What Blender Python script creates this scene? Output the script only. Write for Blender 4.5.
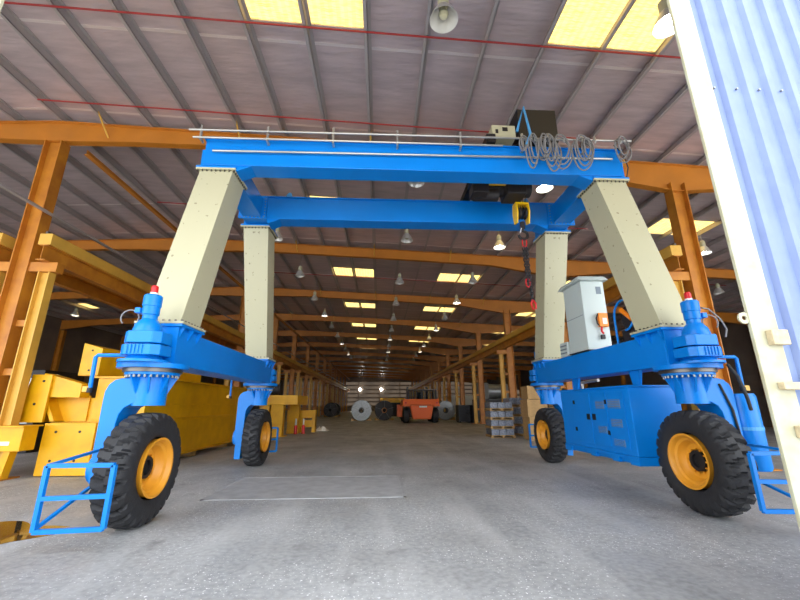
import bpy, bmesh, math, random
from mathutils import Vector, Matrix
random.seed(7)
PI = math.pi
scene = bpy.context.scene
COL = scene.collection
for o in list(bpy.data.objects): bpy.data.objects.remove(o)

# ------------------------------------------------------------------ camera
cam_d = bpy.data.cameras.new('camera'); cam = bpy.data.objects.new('camera', cam_d); COL.objects.link(cam)
cam_d.sensor_fit = 'HORIZONTAL'; cam_d.sensor_width = 36.0; cam_d.lens = 36.0 * 380.4 / 800.0
cam_d.clip_start = 0.05; cam_d.clip_end = 500
pt, yw, rl = 0.2687, 0.0537, -0.0038
fw = Vector((math.sin(yw)*math.cos(pt), math.cos(yw)*math.cos(pt), math.sin(pt)))
r0 = Vector((math.cos(yw), -math.sin(yw), 0)); u0 = r0.cross(fw)
rr = math.cos(rl)*r0 + math.sin(rl)*u0; uu = -math.sin(rl)*r0 + math.cos(rl)*u0
cam.matrix_world = Matrix(((rr.x, uu.x, -fw.x, 0), (rr.y, uu.y, -fw.y, 0), (rr.z, uu.z, -fw.z, 1.6), (0, 0, 0, 1)))
scene.camera = cam

# ------------------------------------------------------------------ sky, sun, exposure
world = bpy.data.worlds.new('world'); scene.world = world; world.use_nodes = True
wn = world.node_tree; bg = wn.nodes['Background']
bg.inputs[0].default_value = (0.90, 0.95, 1.0, 1); bg.inputs[1].default_value = 3.2
sun_d = bpy.data.lights.new('sun', 'SUN'); sun = bpy.data.objects.new('sun', sun_d); COL.objects.link(sun)
sun_d.energy = 17.0; sun_d.color = (1.0, 0.93, 0.8); sun_d.angle = 0.01
sun.rotation_euler = (math.radians(-10), math.radians(32), 0)      # high sun from the right, a little behind the hall: the facade stays in shade
sun.location = (0, 60, 40)
vs = scene.view_settings
scene.display_settings.display_device = 'sRGB'
vs.view_transform = 'Standard'; vs.look = 'None'; vs.gamma = 1.0; vs.use_curve_mapping = False
vs.exposure = 0.66

# ------------------------------------------------------------------ helpers
def lin(c):
    return tuple(((v/255.0)/12.92 if v/255.0 <= 0.04045 else ((v/255.0+0.055)/1.055)**2.4) for v in c)
MATS = {}
def mat(name, rgb, rough=0.5, metal=0.0, var=0.0, vscale=3.0, bump=0.0, bscale=40.0, rgb2=None, spec=0.5, coat=0.0, detail=5.0, coord='Object', stretch=None):
    m = bpy.data.materials.new(name); m.use_nodes = True; nt = m.node_tree; N = nt.nodes; L = nt.links
    b = N['Principled BSDF']; c = lin(rgb)
    b.inputs['Base Color'].default_value = (*c, 1); b.inputs['Roughness'].default_value = rough
    b.inputs['Metallic'].default_value = metal; b.inputs['Specular IOR Level'].default_value = spec
    b.inputs['Coat Weight'].default_value = coat
    if var > 0 or bump > 0:
        tc = N.new('ShaderNodeTexCoord'); mp = N.new('ShaderNodeMapping'); L.new(tc.outputs[coord], mp.inputs[0])
        if stretch: mp.inputs['Scale'].default_value = stretch
    if var > 0:
        nz = N.new('ShaderNodeTexNoise'); nz.inputs['Scale'].default_value = vscale; nz.inputs['Detail'].default_value = detail
        L.new(mp.outputs[0], nz.inputs['Vector'])
        cr = N.new('ShaderNodeValToRGB'); L.new(nz.outputs['Fac'], cr.inputs[0])
        c2 = lin(rgb2) if rgb2 else tuple(v*(1-var) for v in c)
        cr.color_ramp.elements[0].position = 0.32; cr.color_ramp.elements[1].position = 0.66
        cr.color_ramp.elements[0].color = (*c2, 1); cr.color_ramp.elements[1].color = (*c, 1)
        L.new(cr.outputs[0], b.inputs['Base Color'])
    if bump > 0:
        nb = N.new('ShaderNodeTexNoise'); nb.inputs['Scale'].default_value = bscale; nb.inputs['Detail'].default_value = 4
        L.new(mp.outputs[0], nb.inputs['Vector'])
        bp = N.new('ShaderNodeBump'); bp.inputs['Strength'].default_value = bump; bp.inputs['Distance'].default_value = 0.02
        L.new(nb.outputs['Fac'], bp.inputs['Height']); L.new(bp.outputs[0], b.inputs['Normal'])
    MATS[name] = m; return m
def emis(name, rgb, s):
    m = bpy.data.materials.new(name); m.use_nodes = True; b = m.node_tree.nodes['Principled BSDF']
    b.inputs['Base Color'].default_value = (*lin(rgb), 1); b.inputs['Emission Color'].default_value = (*lin(rgb), 1); b.inputs['Emission Strength'].default_value = s
    MATS[name] = m; return m
def translucent(name, rgb, wave=0.0):
    m = bpy.data.materials.new(name); m.use_nodes = True; nt = m.node_tree; N = nt.nodes; L = nt.links
    N.remove(N['Principled BSDF']); out = N['Material Output']
    t = N.new('ShaderNodeBsdfTranslucent'); d = N.new('ShaderNodeBsdfDiffuse'); mx = N.new('ShaderNodeMixShader')
    t.inputs[0].default_value = (*lin(rgb), 1); d.inputs[0].default_value = (*lin(rgb), 1); mx.inputs[0].default_value = 0.2
    if wave > 0:
        tc = N.new('ShaderNodeTexCoord'); mp = N.new('ShaderNodeMapping'); L.new(tc.outputs['Object'], mp.inputs[0]); mp.inputs['Scale'].default_value = (1.5, 26, 1)
        nz = N.new('ShaderNodeTexNoise'); nz.inputs['Scale'].default_value = 2.0; L.new(mp.outputs[0], nz.inputs['Vector'])
        cr = N.new('ShaderNodeValToRGB'); L.new(nz.outputs['Fac'], cr.inputs[0])
        cr.color_ramp.elements[0].position = 0.3; cr.color_ramp.elements[1].position = 0.6
        cr.color_ramp.elements[0].color = (*[v*(1-wave) for v in lin(rgb)], 1); cr.color_ramp.elements[1].color = (*lin(rgb), 1)
        L.new(cr.outputs[0], t.inputs[0])
    L.new(t.outputs[0], mx.inputs[1]); L.new(d.outputs[0], mx.inputs[2]); L.new(mx.outputs[0], out.inputs[0])
    MATS[name] = m; return m

class MB:
    def __init__(s): s.v = []; s.f = []
    def add(s, vs, fs):
        k = len(s.v); s.v += [Vector(p) for p in vs]; s.f += [[i+k for i in f] for f in fs]; return s
    def box(s, x0, x1, y0, y1, z0, z1):
        return s.add([(x0,y0,z0),(x1,y0,z0),(x1,y1,z0),(x0,y1,z0),(x0,y0,z1),(x1,y0,z1),(x1,y1,z1),(x0,y1,z1)],
                     [(0,3,2,1),(4,5,6,7),(0,1,5,4),(1,2,6,5),(2,3,7,6),(3,0,4,7)])
    def loft(s, rings, caps=True):
        n = len(rings[0]); vs = [p for r in rings for p in r]; fs = []
        for i in range(len(rings)-1):
            for j in range(n): fs.append((i*n+j, i*n+(j+1)%n, (i+1)*n+(j+1)%n, (i+1)*n+j))
        if caps: fs.append(tuple(range(n))[::-1]); fs.append(tuple((len(rings)-1)*n+j for j in range(n)))
        return s.add(vs, fs)
    def prism(s, poly, axis, a, b):          # poly in the two other axes, in order
        def p3(p, t):
            return (t, p[0], p[1]) if axis == 'x' else (p[0], t, p[1]) if axis == 'y' else (p[0], p[1], t)
        return s.loft([[p3(p, a) for p in poly], [p3(p, b) for p in poly]])
    def cyl(s, p, q, r, n=12, r2=None, caps=True):
        p = Vector(p); q = Vector(q); d = (q-p).normalized(); u = d.orthogonal().normalized(); w = d.cross(u)
        r2 = r if r2 is None else r2
        c = [(math.cos(2*PI*i/n), math.sin(2*PI*i/n)) for i in range(n)]
        return s.loft([[p+r*(a*u+b*w) for a, b in c], [q+r2*(a*u+b*w) for a, b in c]], caps)
    def tube(s, pts, r, n=8, closed=False):
        P = [Vector(p) for p in pts]; m = len(P); rings = []; up = None
        for i in range(m):
            a = P[(i-1) % m] if (closed or i > 0) else P[i]; b = P[(i+1) % m] if (closed or i < m-1) else P[i]
            d = (b-a).normalized()
            if up is None: up = d.orthogonal().normalized()
            u = (up - d*up.dot(d))
            u = u.normalized() if u.length > 1e-4 else d.orthogonal().normalized()
            up = u; w = d.cross(u)
            rings.append([P[i]+r*(math.cos(2*PI*k/n)*u+math.sin(2*PI*k/n)*w) for k in range(n)])
        if closed: rings.append(rings[0])
        return s.loft(rings, not closed)
    def lathe(s, prof, c, axis='z', n=24, closed=False):   # prof: (r, t) along axis from c
        c = Vector(c); A = {'x': (Vector((1,0,0)), Vector((0,1,0)), Vector((0,0,1))), 'y': (Vector((0,1,0)), Vector((0,0,1)), Vector((1,0,0))), 'z': (Vector((0,0,1)), Vector((1,0,0)), Vector((0,1,0)))}[axis]
        vs = []; fs = []; m = len(prof)
        for i in range(n):
            t = 2*PI*i/n
            for r, h in prof: vs.append(c + A[0]*h + r*(math.cos(t)*A[1]+math.sin(t)*A[2]))
        for i in range(n):
            for j in range(m if closed else m-1):
                a, b = j, (j+1) % m; k = (i+1) % n
                fs.append((i*m+a, k*m+a, k*m+b, i*m+b))
        return s.add(vs, fs)
    def xf(s, fn):
        s.v = [Vector(fn(p)) for p in s.v]; return s
WO = {}
def obj(name, mb, m, parent=None, smooth=False, bevel=0.0, origin=None, kind=None, label=None, keep=False):
    mn = Vector((min(p.x for p in mb.v), min(p.y for p in mb.v), min(p.z for p in mb.v)))
    mx = Vector((max(p.x for p in mb.v), max(p.y for p in mb.v), max(p.z for p in mb.v)))
    c = Vector(origin) if origin is not None else Vector(((mn.x+mx.x)/2, (mn.y+mx.y)/2, mn.z))
    me = bpy.data.meshes.new(name); me.from_pydata([tuple(p-c) for p in mb.v], [], mb.f)
    bm = bmesh.new(); bm.from_mesh(me); bmesh.ops.remove_doubles(bm, verts=bm.verts, dist=1e-5) if smooth else None
    bmesh.ops.recalc_face_normals(bm, faces=bm.faces); bm.to_mesh(me); bm.free()
    if isinstance(m, (list, tuple)):
        for q in m: me.materials.append(MATS[q])
    else: me.materials.append(MATS[m])
    if smooth:
        me.polygons.foreach_set('use_smooth', [True]*len(me.polygons))
        try: me.set_sharp_from_angle(angle=math.radians(35))
        except Exception: pass
    o = bpy.data.objects.new(name, me); COL.objects.link(o)
    if parent is not None: o.parent = parent; o.location = c - WO[parent]
    else: o.location = c
    WO[o] = c
    if bevel > 0:
        b = o.modifiers.new('bevel', 'BEVEL'); b.width = bevel; b.segments = 2; b.limit_method = 'ANGLE'; b.angle_limit = math.radians(40)
    if kind: o['kind'] = kind
    if label: o['label'] = label
    return o
def tag(o, label, cat, group=None, kind=None):
    o['label'] = label; o['category'] = cat
    if group: o['group'] = group
    if kind: o['kind'] = kind
    return o
def thing(name, label, cat, loc, group=None, kind=None):
    o = bpy.data.objects.new(name, None); COL.objects.link(o); o.location = loc; o.empty_display_size = 0.3; WO[o] = Vector(loc)
    return tag(o, label, cat, group, kind)
def dup(root, loc, rotz=0.0, label=None, scale=None):
    def cp(o, par):
        c = o.copy(); COL.objects.link(c); c.parent = par
        for ch in list(o.children): cp(ch, c)
        return c
    r = cp(root, None); r.location = loc; r.rotation_euler = (0, 0, rotz)
    if label: r['label'] = label
    if scale: r.scale = scale
    return r
def B(x0, x1, y0, y1, z0, z1): return MB().box(x0, x1, y0, y1, z0, z1)

# ------------------------------------------------------------------ materials
mat('blue', (0, 124, 214), 0.36, var=0.10, vscale=1.2, spec=0.35)
mat('blue_light', (70, 150, 205), 0.45)
mat('cream', (184, 179, 148), 0.5, var=0.5, vscale=9, rgb2=(140, 130, 104), detail=2)
for e_ in MATS['cream'].node_tree.nodes:
    if e_.type == 'VALTORGB': e_.color_ramp.elements[0].position = 0.27; e_.color_ramp.elements[1].position = 0.31
mat('cabinet_grey', (190, 200, 196), 0.45)
mat('rubber', (38, 38, 41), 0.62, var=0.25, vscale=9, bump=0.3, bscale=60)
mat('rim', (224, 152, 38), 0.45, var=0.12, vscale=5)
mat('dark', (22, 20, 22), 0.55)
mat('machinery', (38, 34, 36), 0.5, var=0.3, vscale=4)
mat('red', (205, 25, 30), 0.35)
mat('red_pipe', (150, 45, 42), 0.5)
mat('galv', (175, 172, 165), 0.38, metal=0.7)
mat('bolt', (140, 140, 136), 0.4, metal=0.8)
mat('ring_steel', (110, 105, 100), 0.4, metal=0.8)
mat('yellow', (232, 174, 0), 0.42, var=0.10, vscale=2.5, rgb2=(214, 154, 0))
mat('hook_yellow', (240, 190, 10), 0.4)
mat('column_orange', (196, 128, 34), 0.5, var=0.25, vscale=2.0, rgb2=(166, 98, 26))
mat('post_yellow', (214, 165, 66), 0.5, var=0.15, vscale=2.0)
mat('rafter_orange', (188, 116, 32), 0.5, var=0.15, vscale=1.5)
mat('purlin', (174, 166, 164), 0.42, metal=0.35)
mat('foil', (204, 187, 188), 0.36, metal=0.35, var=0.22, vscale=1.6, bump=0.8, bscale=4, detail=6, stretch=(0.6, 3.0, 1))
mat('seam', (225, 215, 212), 0.35, metal=0.5, bump=0.4, bscale=20)
mat('cable', (120, 118, 118), 0.5)
mat('black_cable', (24, 24, 26), 0.5)
mat('orange', (240, 104, 30), 0.45)
mat('remote_orange', (240, 130, 10), 0.4)
mat('white', (225, 225, 220), 0.5)
mat('coil_grey', (150, 152, 152), 0.35, metal=0.5, var=0.2, vscale=6)
mat('coil_dark', (34, 28, 26), 0.45, metal=0.3)
mat('copper', (170, 104, 40), 0.5)
mat('wood', (196, 158, 104), 0.7, var=0.25, vscale=7)
mat('wrap', (150, 156, 166), 0.4, var=0.45, vscale=12, rgb2=(70, 80, 110), bump=0.6, bscale=18)
mat('bin', (20, 24, 34), 0.5)
mat('grey_machine', (120, 118, 112), 0.5, var=0.2, vscale=2)
mat('facade', (98, 114, 152), 0.42, var=0.12, vscale=4, rgb2=(88, 104, 145))
mat('facade_post', (160, 160, 140), 0.5, var=0.2, vscale=7, rgb2=(148, 142, 114))
mat('cleat', (176, 160, 128), 0.6, var=0.3, vscale=30)
mat('wall_dark', (124, 108, 96), 0.7, var=0.3, vscale=0.6)
mat('wall_pale', (150, 144, 136), 0.7, var=0.2, vscale=0.8)
mat('vent_grey', (112, 124, 134), 0.5)
mat('glass', (200, 210, 215), 0.02); MATS['glass'].node_tree.nodes['Principled BSDF'].inputs['Transmission Weight'].default_value = 1.0; MATS['glass'].node_tree.nodes['Principled BSDF'].inputs['IOR'].default_value = 1.03
mat('water', (60, 52, 40), 0.03, spec=0.9)
mat('rag', (240, 238, 232), 0.7)
mat('reflector', (205, 203, 198), 0.3, metal=0.35)
translucent('skylight', (150, 128, 74), 0.6)
translucent('louvre', (120, 112, 104))
emis('lamp_on', (255, 250, 238), 30.0)
emis('lamp_dim', (255, 240, 205), 0.6)

def floor_material():
    m = bpy.data.materials.new('concrete'); m.use_nodes = True; nt = m.node_tree; N = nt.nodes; L = nt.links; b = N['Principled BSDF']
    tc = N.new('ShaderNodeTexCoord')
    def noise(s, det, lo, hi, c0, c1, st=None):
        n = N.new('ShaderNodeTexNoise'); n.inputs['Scale'].default_value = s; n.inputs['Detail'].default_value = det
        if st:
            mp = N.new('ShaderNodeMapping'); mp.inputs['Scale'].default_value = st; L.new(tc.outputs['Object'], mp.inputs[0]); L.new(mp.outputs[0], n.inputs['Vector'])
        else: L.new(tc.outputs['Object'], n.inputs['Vector'])
        r = N.new('ShaderNodeValToRGB'); L.new(n.outputs['Fac'], r.inputs[0])
        r.color_ramp.elements[0].position = lo; r.color_ramp.elements[1].position = hi
        r.color_ramp.elements[0].color = c0; r.color_ramp.elements[1].color = c1
        return r.outputs[0]
    def mix(a, bb, f, mode='MIX'):
        x = N.new('ShaderNodeMix'); x.data_type = 'RGBA'; x.blend_type = mode
        if isinstance(f, float): x.inputs[0].default_value = f
        else: L.new(f, x.inputs[0])
        L.new(a, x.inputs[6])
        if isinstance(bb, tuple): x.inputs[7].default_value = bb
        else: L.new(bb, x.inputs[7])
        return x.outputs[2]
    base = noise(0.45, 7, 0.3, 0.7, (0.27, 0.275, 0.28, 1), (0.42, 0.425, 0.43, 1))
    fine = noise(15.0, 10, 0.3, 0.72, (0.74, 0.74, 0.74, 1), (1.14, 1.14, 1.14, 1))
    col = mix(base, fine, 1.0, 'MULTIPLY')
    streak = noise(1.0, 6, 0.48, 0.72, (0, 0, 0, 1), (0.6, 0.6, 0.6, 1), (1.6, 0.25, 1))
    col = mix(col, (0.5, 0.5, 0.5, 1), streak)
    fl = noise(34.0, 2, 0.64, 0.68, (0, 0, 0, 1), (1, 1, 1, 1))
    big = noise(0.9, 3, 0.40, 0.56, (0, 0, 0, 1), (1, 1, 1, 1))
    mask = mix(fl, big, 1.0, 'MULTIPLY')
    col = mix(col, (0.88, 0.88, 0.88, 1), mask)
    dk = noise(1.6, 8, 0.62, 0.74, (0, 0, 0, 1), (0.6, 0.6, 0.6, 1))
    col = mix(col, (0.14, 0.14, 0.14, 1), dk)
    L.new(col, b.inputs['Base Color'])
    rg = noise(1.2, 5, 0.3, 0.7, (0.42, 0.42, 0.42, 1), (0.7, 0.7, 0.7, 1)); L.new(rg, b.inputs['Roughness'])
    n = N.new('ShaderNodeTexNoise'); n.inputs['Scale'].default_value = 25; L.new(tc.outputs['Object'], n.inputs['Vector'])
    bp = N.new('ShaderNodeBump'); bp.inputs['Strength'].default_value = 0.25; bp.inputs['Distance'].default_value = 0.01
    L.new(n.outputs['Fac'], bp.inputs['Height']); L.new(bp.outputs[0], b.inputs['Normal'])
    MATS['concrete'] = m
floor_material()
mat('concrete_patch', (170, 171, 173), 0.6, var=0.25, vscale=3.5)

# ------------------------------------------------------------------ the hall
BAY, Y0, NB = 8.0, 9.85, 14
XL_COL, XR_COL = -9.3, 8.95
XW0, XW1, YB, YFRONT = -27.6, 27.4, 114.2, 2.0
def rt(x): return 9.15 - 0.045*x if x > XL_COL else 9.15 + 0.045*9.3 + 0.045*(x - XL_COL)   # top of the rafters
def rz(x): return rt(x) + 0.2                                                                   # underside of the sheets

fl = obj('floor', B(XW0, XW1, -14, YB, -0.3, 0), 'concrete', origin=(0, 0, 0)); tag(fl, 'worn grey concrete floor with pale flecks and stains', 'floor', kind='structure')
obj('pit_cover', B(-3.05, 0.45, 7.55, 9.6, -0.01, 0.006), 'concrete_patch', fl)
rim_ = MB()
for a in ((-3.11, -3.05, 7.5, 9.66), (0.45, 0.5, 7.5, 9.66), (-3.11, 0.5, 7.5, 7.55), (-3.11, 0.5, 9.6, 9.66)): rim_.box(a[0], a[1], a[2], a[3], -0.01, 0.01)
obj('pit_frame', rim_, 'concrete_patch', fl)
pd = MB(); pts = []
for i in range(28):
    t = 2*PI*i/28; r = 1 + 0.18*math.sin(3*t+1) + 0.1*math.sin(5*t)
    pts.append((-5.1 + 0.8*r*math.cos(t), 5.75 + 0.66*r*math.sin(t)))
pd.prism(pts, 'z', 0.001, 0.004)
tag(obj('puddle', pd, 'water'), 'shallow brown water puddle on the floor at the left edge', 'puddle')

ceil = thing('ceiling', 'foil lined metal roof over orange steel rafters', 'ceiling', (0, 0, 9), kind='structure')
PS = 1.27
purl_x = [-0.33 + PS*k for k in range(-21, 22)]
purl_x = [x for x in purl_x if XW0 < x < XW1]
for x in purl_x:
    m = MB(); zt = rz(x); h = 0.21; t = 0.012; f = 0.075
    m.box(x-t/2, x+t/2, YFRONT, YB, zt-h, zt-0.005); m.box(x-t/2, x+f, YFRONT, YB, zt-0.02, zt-0.006); m.box(x-f, x+t/2, YFRONT, YB, zt-h, zt-h+0.016)
    obj('purlin', m, 'purlin', ceil)
edge_x = [XW0-.1] + purl_x + [XW1+.1]
gaps = [(a, b) for a, b in zip(edge_x[:-1], edge_x[1:])]
def sky_rows(a):
    return any(abs(a - s) < 0.1 for s in (purl_x[0]*0 + (-0.33-2*PS), -0.33-PS, -0.33+3*PS, -0.33+4*PS, -0.33+9*PS, -0.33+10*PS, -0.33-15*PS, -0.33-14*PS, -0.33-18*PS))
near = MB(); farm = MB(); wi = 0
skyspots = []
for gi, (a, b) in enumerate(gaps):
    for n in range(-1, NB):
        y0 = max(YFRONT, Y0 + BAY*n); y1 = min(YB, Y0 + BAY*(n+1))
        segs = [(y0, y1)]
        if sky_rows(a):
            s0 = Y0 + BAY*n + (3.15 if n < 0 else 3.55); s1 = s0 + 1.35 + 0.2*(n > 0)
            if not ((n > 5 and abs(a) > 9)): segs = [(y0, s0), (s1, y1)]; skyspots.append((a, b, s0, s1, n))
        for (p, q) in segs:
            m = near if (n < 2 and -11 < a < 14) else farm
            vs_ = [(a, p, rz(a)), (b, p, rz(b)), (b, q, rz(b)), (a, q, rz(a)), (a, p, rz(a)+0.05), (b, p, rz(b)+0.05), (b, q, rz(b)+0.05), (a, q, rz(a)+0.05)]
            fs_ = [(0,3,2,1),(4,5,6,7),(0,1,5,4),(1,2,6,5),(2,3,7,6),(3,0,4,7)]
            if m is near: obj('roof_panel', MB().add(vs_, fs_), 'foil', ceil, origin=(0, 0, 9))
            else: farm.add(vs_, fs_)
obj('roof_panels', farm, 'foil', ceil, origin=(0, 0, 9), kind='stuff')
m = MB()
for n in range(-1, 3):                                            # taped seams across the foil
    for dy in (-0.4, -3.1):
        y = Y0 + BAY*n + BAY + dy
        for a, b in gaps:
            if -14 < a < 14:
                j = random.uniform(-0.03, 0.03)
                m.add([(a+.01, y+j, rz(a)-0.006), (b-.01, y+j, rz(b)-0.006), (b-.01, y+j+0.075, rz(b)-0.006), (a+.01, y+j+0.075, rz(a)-0.006),
                       (a+.01, y+j, rz(a)), (b-.01, y+j, rz(b)), (b-.01, y+j+0.075, rz(b)), (a+.01, y+j+0.075, rz(a))],
                      [(0,3,2,1),(4,5,6,7),(0,1,5,4),(1,2,6,5),(2,3,7,6),(3,0,4,7)])
obj('seam_tape', m, 'seam', ceil, kind='stuff')
wi = 0
pair = {}
for (a, b, s0, s1, n) in skyspots: pair.setdefault((round((a+0.33)/PS)//50, n, 0 if a < -12 else 1 if a < 1 else 2 if a < 8 else 3), []).append((a, b, s0, s1))
for key, L_ in sorted(pair.items()):
    wi += 1
    row = ['the left aisle', 'the left row of the main aisle', 'the right row of the main aisle', 'the right aisle'][key[2]]
    w = thing('window_%d' % wi, 'roof skylight in %s, %s bay counted from the open front' % (row, ['first','second','third','fourth','fifth','sixth','seventh','eighth','ninth','tenth','eleventh','twelfth','thirteenth','fourteenth','fifteenth'][key[1]+1]), 'skylight', (L_[0][0], L_[0][2], 9), kind='structure')
    for (a, b, s0, s1) in L_:
        nseg = 16; vs_ = []; fs_ = []
        for i in range(nseg+1):
            x = a + (b-a)*i/nseg; dz = 0.02 if i % 2 else 0.0
            for y in (s0, s1): vs_.append((x, y, rz(x)+0.015+dz))
        for i in range(nseg): fs_.append((2*i, 2*i+2, 2*i+3, 2*i+1))
        obj('pane', MB().add(vs_, fs_), 'skylight', w)
# rafters
for n in range(-1, NB-1):
    y = Y0 + BAY*n; m = MB()
    xs = [XW0, -24.5, -20, -13, -11.5, XL_COL, -7.2, -5, 0, 5.5, XR_COL, 12.2, 16, 22, XW1]
    dep = {XW0: .8, -24.5: .5, -20: .48, -13: .5, -11.5: .55, XL_COL: .68, -7.2: .55, -5: .48, 0: .48, 5.5: .52, XR_COL: .95, 12.2: .52, 16: .48, 22: .5, XW1: .85}
    tw = 0.012
    for a, b in zip(xs[:-1], xs[1:]):
        m.add([(a, y-tw, rt(a)-dep[a]), (b, y-tw, rt(b)-dep[b]), (b, y-tw, rt(b)), (a, y-tw, rt(a)), (a, y+tw, rt(a)-dep[a]), (b, y+tw, rt(b)-dep[b]), (b, y+tw, rt(b)), (a, y+tw, rt(a))],
              [(0,1,2,3),(7,6,5,4),(0,4,5,1),(1,5,6,2),(2,6,7,3),(3,7,4,0)])
        for top in (0, 1):
            za, zb = (rt(a), rt(b)) if top else (rt(a)-dep[a], rt(b)-dep[b])
            za0, zb0 = za-0.02, zb-0.02
            if not top: za0, zb0, za, zb = za, zb, za+0.02, zb+0.02
            m.add([(a, y-.11, za0), (b, y-.11, zb0), (b, y+.11, zb0), (a, y+.11, za0), (a, y-.11, za), (b, y-.11, zb), (b, y+.11, zb), (a, y+.11, za)],
                  [(0,3,2,1),(4,5,6,7),(0,1,5,4),(1,2,6,5),(2,3,7,6),(3,0,4,7)])
    obj('rafter', m, 'rafter_orange', ceil)
# knee braces and hangers between rafter and purlin
for n in range(0, 4):
    y = Y0 + BAY*n
    for x in (-7.95, -4.14, -0.33, 3.48, 7.29):
        m = MB().tube([(x, y, rt(x)-0.4), (x, y-0.55, rz(x)-0.15)], 0.025, 6)
        obj('fly_brace', m, 'post_yellow', ceil)
for (y, xa, xb) in ((6.2, -27, 10.5), (8.88, -9.2, 6.0), (14.2, -9, 8.7), (22.2, -9, 8.7), (20.0, 9.2, 20)):
    m = MB(); k = 24
    m.tube([(xa+(xb-xa)*i/k, y, rz(xa+(xb-xa)*i/k)-0.26) for i in range(k+1)], 0.022, 6)
    tag(obj('sprinkler_pipe', m, 'red_pipe'), {6.2: 'red sprinkler pipe nearest the camera, under the first skylights', 8.88: 'red sprinkler pipe above the front girder of the blue gantry', 14.2: 'red sprinkler pipe just behind the rear girder', 22.2: 'red sprinkler pipe at the third roof bay', 20.0: 'red sprinkler pipe in the right aisle'}[y], 'pipe', kind='structure')

# columns
ORD = ['first', 'second', 'third', 'fourth', 'fifth', 'sixth', 'seventh', 'eighth', 'ninth', 'tenth', 'eleventh', 'twelfth', 'thirteenth', 'fourteenth', 'fifteenth']
def hsec(m, x, y, w, d, z0, z1, tf=0.025, tw=0.016):     # web along x, flanges facing +-x
    m.box(x-w/2, x-w/2+tf, y-d/2, y+d/2, z0, z1); m.box(x+w/2-tf, x+w/2, y-d/2, y+d/2, z0, z1); m.box(x-w/2+tf, x+w/2-tf, y-tw/2, y+tw/2, z0, z1); return m
def column(cx, side):
    c = thing('steel_column', '', 'column', (cx, Y0, 0), 'columns carrying the hall roof', 'structure')
    hsh = rt(cx) - 0.68
    obj('shaft', hsec(MB(), cx, Y0, 0.46, 0.32, 0.03, hsh), 'column_orange', c)
    obj('base_plate', B(cx-0.95, cx+0.95, Y0-0.25, Y0+0.25, 0, 0.03), 'column_orange', c)
    for s in ((-1, 1) if side == 'left' else (-1,)):
        obj('crane_post', hsec(MB(), cx+s*0.62, Y0, 0.28, 0.22, 0.03, 4.95), 'post_yellow', c)
        obj('bracket', B(cx+s*0.23 if s > 0 else cx-0.92, cx+0.92 if s > 0 else cx-0.23, Y0-0.12, Y0+0.12, 4.95, 5.2), 'column_orange', c)
        for z in (1.2, 2.4, 3.6): obj('batten', B(min(cx+s*.23, cx+s*.48), max(cx+s*.23, cx+s*.48), Y0-0.05, Y0+0.05, z-0.08, z+0.08), 'column_orange', c)
    return c
for cx, side in ((XL_COL, 'left'), (XR_COL, 'right')):
    c0 = column(cx, side); c0['label'] = 'orange steel column of the %s row, nearest the camera' % side
    for n in range(1, NB-1):
        dup(c0, (cx, Y0+BAY*n, 0), 0, 'orange steel column of the %s row, %s from the camera' % (side, ORD[n]))
oc = None
for cx, side in ((-27.3, 'left'), (27.1, 'right')):
    oc = thing('wall_column', 'slim orange column against the %s side wall, first from the front' % side, 'column', (cx, Y0, 0), 'columns against the side walls', 'structure')
    obj('shaft', hsec(MB(), cx, Y0, 0.40, 0.30, 0.03, rt(cx)-.86), 'column_orange', oc); obj('base_plate', B(cx-.25, cx+.25, Y0-.2, Y0+.2, 0, .03), 'column_orange', oc)
    for n in range(1, 9): dup(oc, (cx, Y0+BAY*n, 0), 0, 'slim orange column against the %s side wall, %s from the front' % (side, ORD[n]))
# runway beams
for cx, nm in ((XL_COL+0.62, 'left side of the main aisle'), (XL_COL-0.62, 'left aisle behind the left columns'), (XR_COL-0.62, 'right side of the main aisle')):
    r = thing('runway_beam', 'yellow overhead crane runway beam along the %s' % nm, 'beam', (cx, Y0, 5.2), kind='structure')
    for n in range(0, NB-1):
        ya, yb = Y0 - 0.3 + BAY*n + (0 if n else -0.0), Y0 - 0.32 + BAY*(n+1)
        m = MB(); m.box(cx-.11, cx+.11, ya, yb, 5.2, 5.225); m.box(cx-.008, cx+.008, ya, yb, 5.225, 5.6); m.box(cx-.11, cx+.11, ya, yb, 5.6, 5.625)
        obj('web_beam', m, 'column_orange', r)
        obj('cap_channel', B(cx-.16, cx+.16, ya, yb, 5.626, 5.93), 'post_yellow', r, bevel=0.01)
    obj('rail', B(cx-.03, cx+.03, Y0-.3, YB-1, 5.93, 5.99), 'ring_steel', r)

m = MB().box(-8.62, -8.48, Y0+.12, YB-2, 8.62, 8.635); m.box(-8.556, -8.544, Y0+.12, YB-2, 8.635, 8.78)
tag(obj('roof_strut', m, 'rafter_orange'), 'orange strut running along the hall just under the left rafters', 'beam', kind='structure')
m = MB().box(-8.98, -8.94, 7.2, YB-2, 6.60, 6.66); m.box(-9.0, -8.92, 7.2, YB-2, 6.595, 6.602)
tag(obj('conductor_rail', m, 'purlin'), 'thin grey conductor rail running beside the left columns', 'rail', kind='structure')
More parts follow.
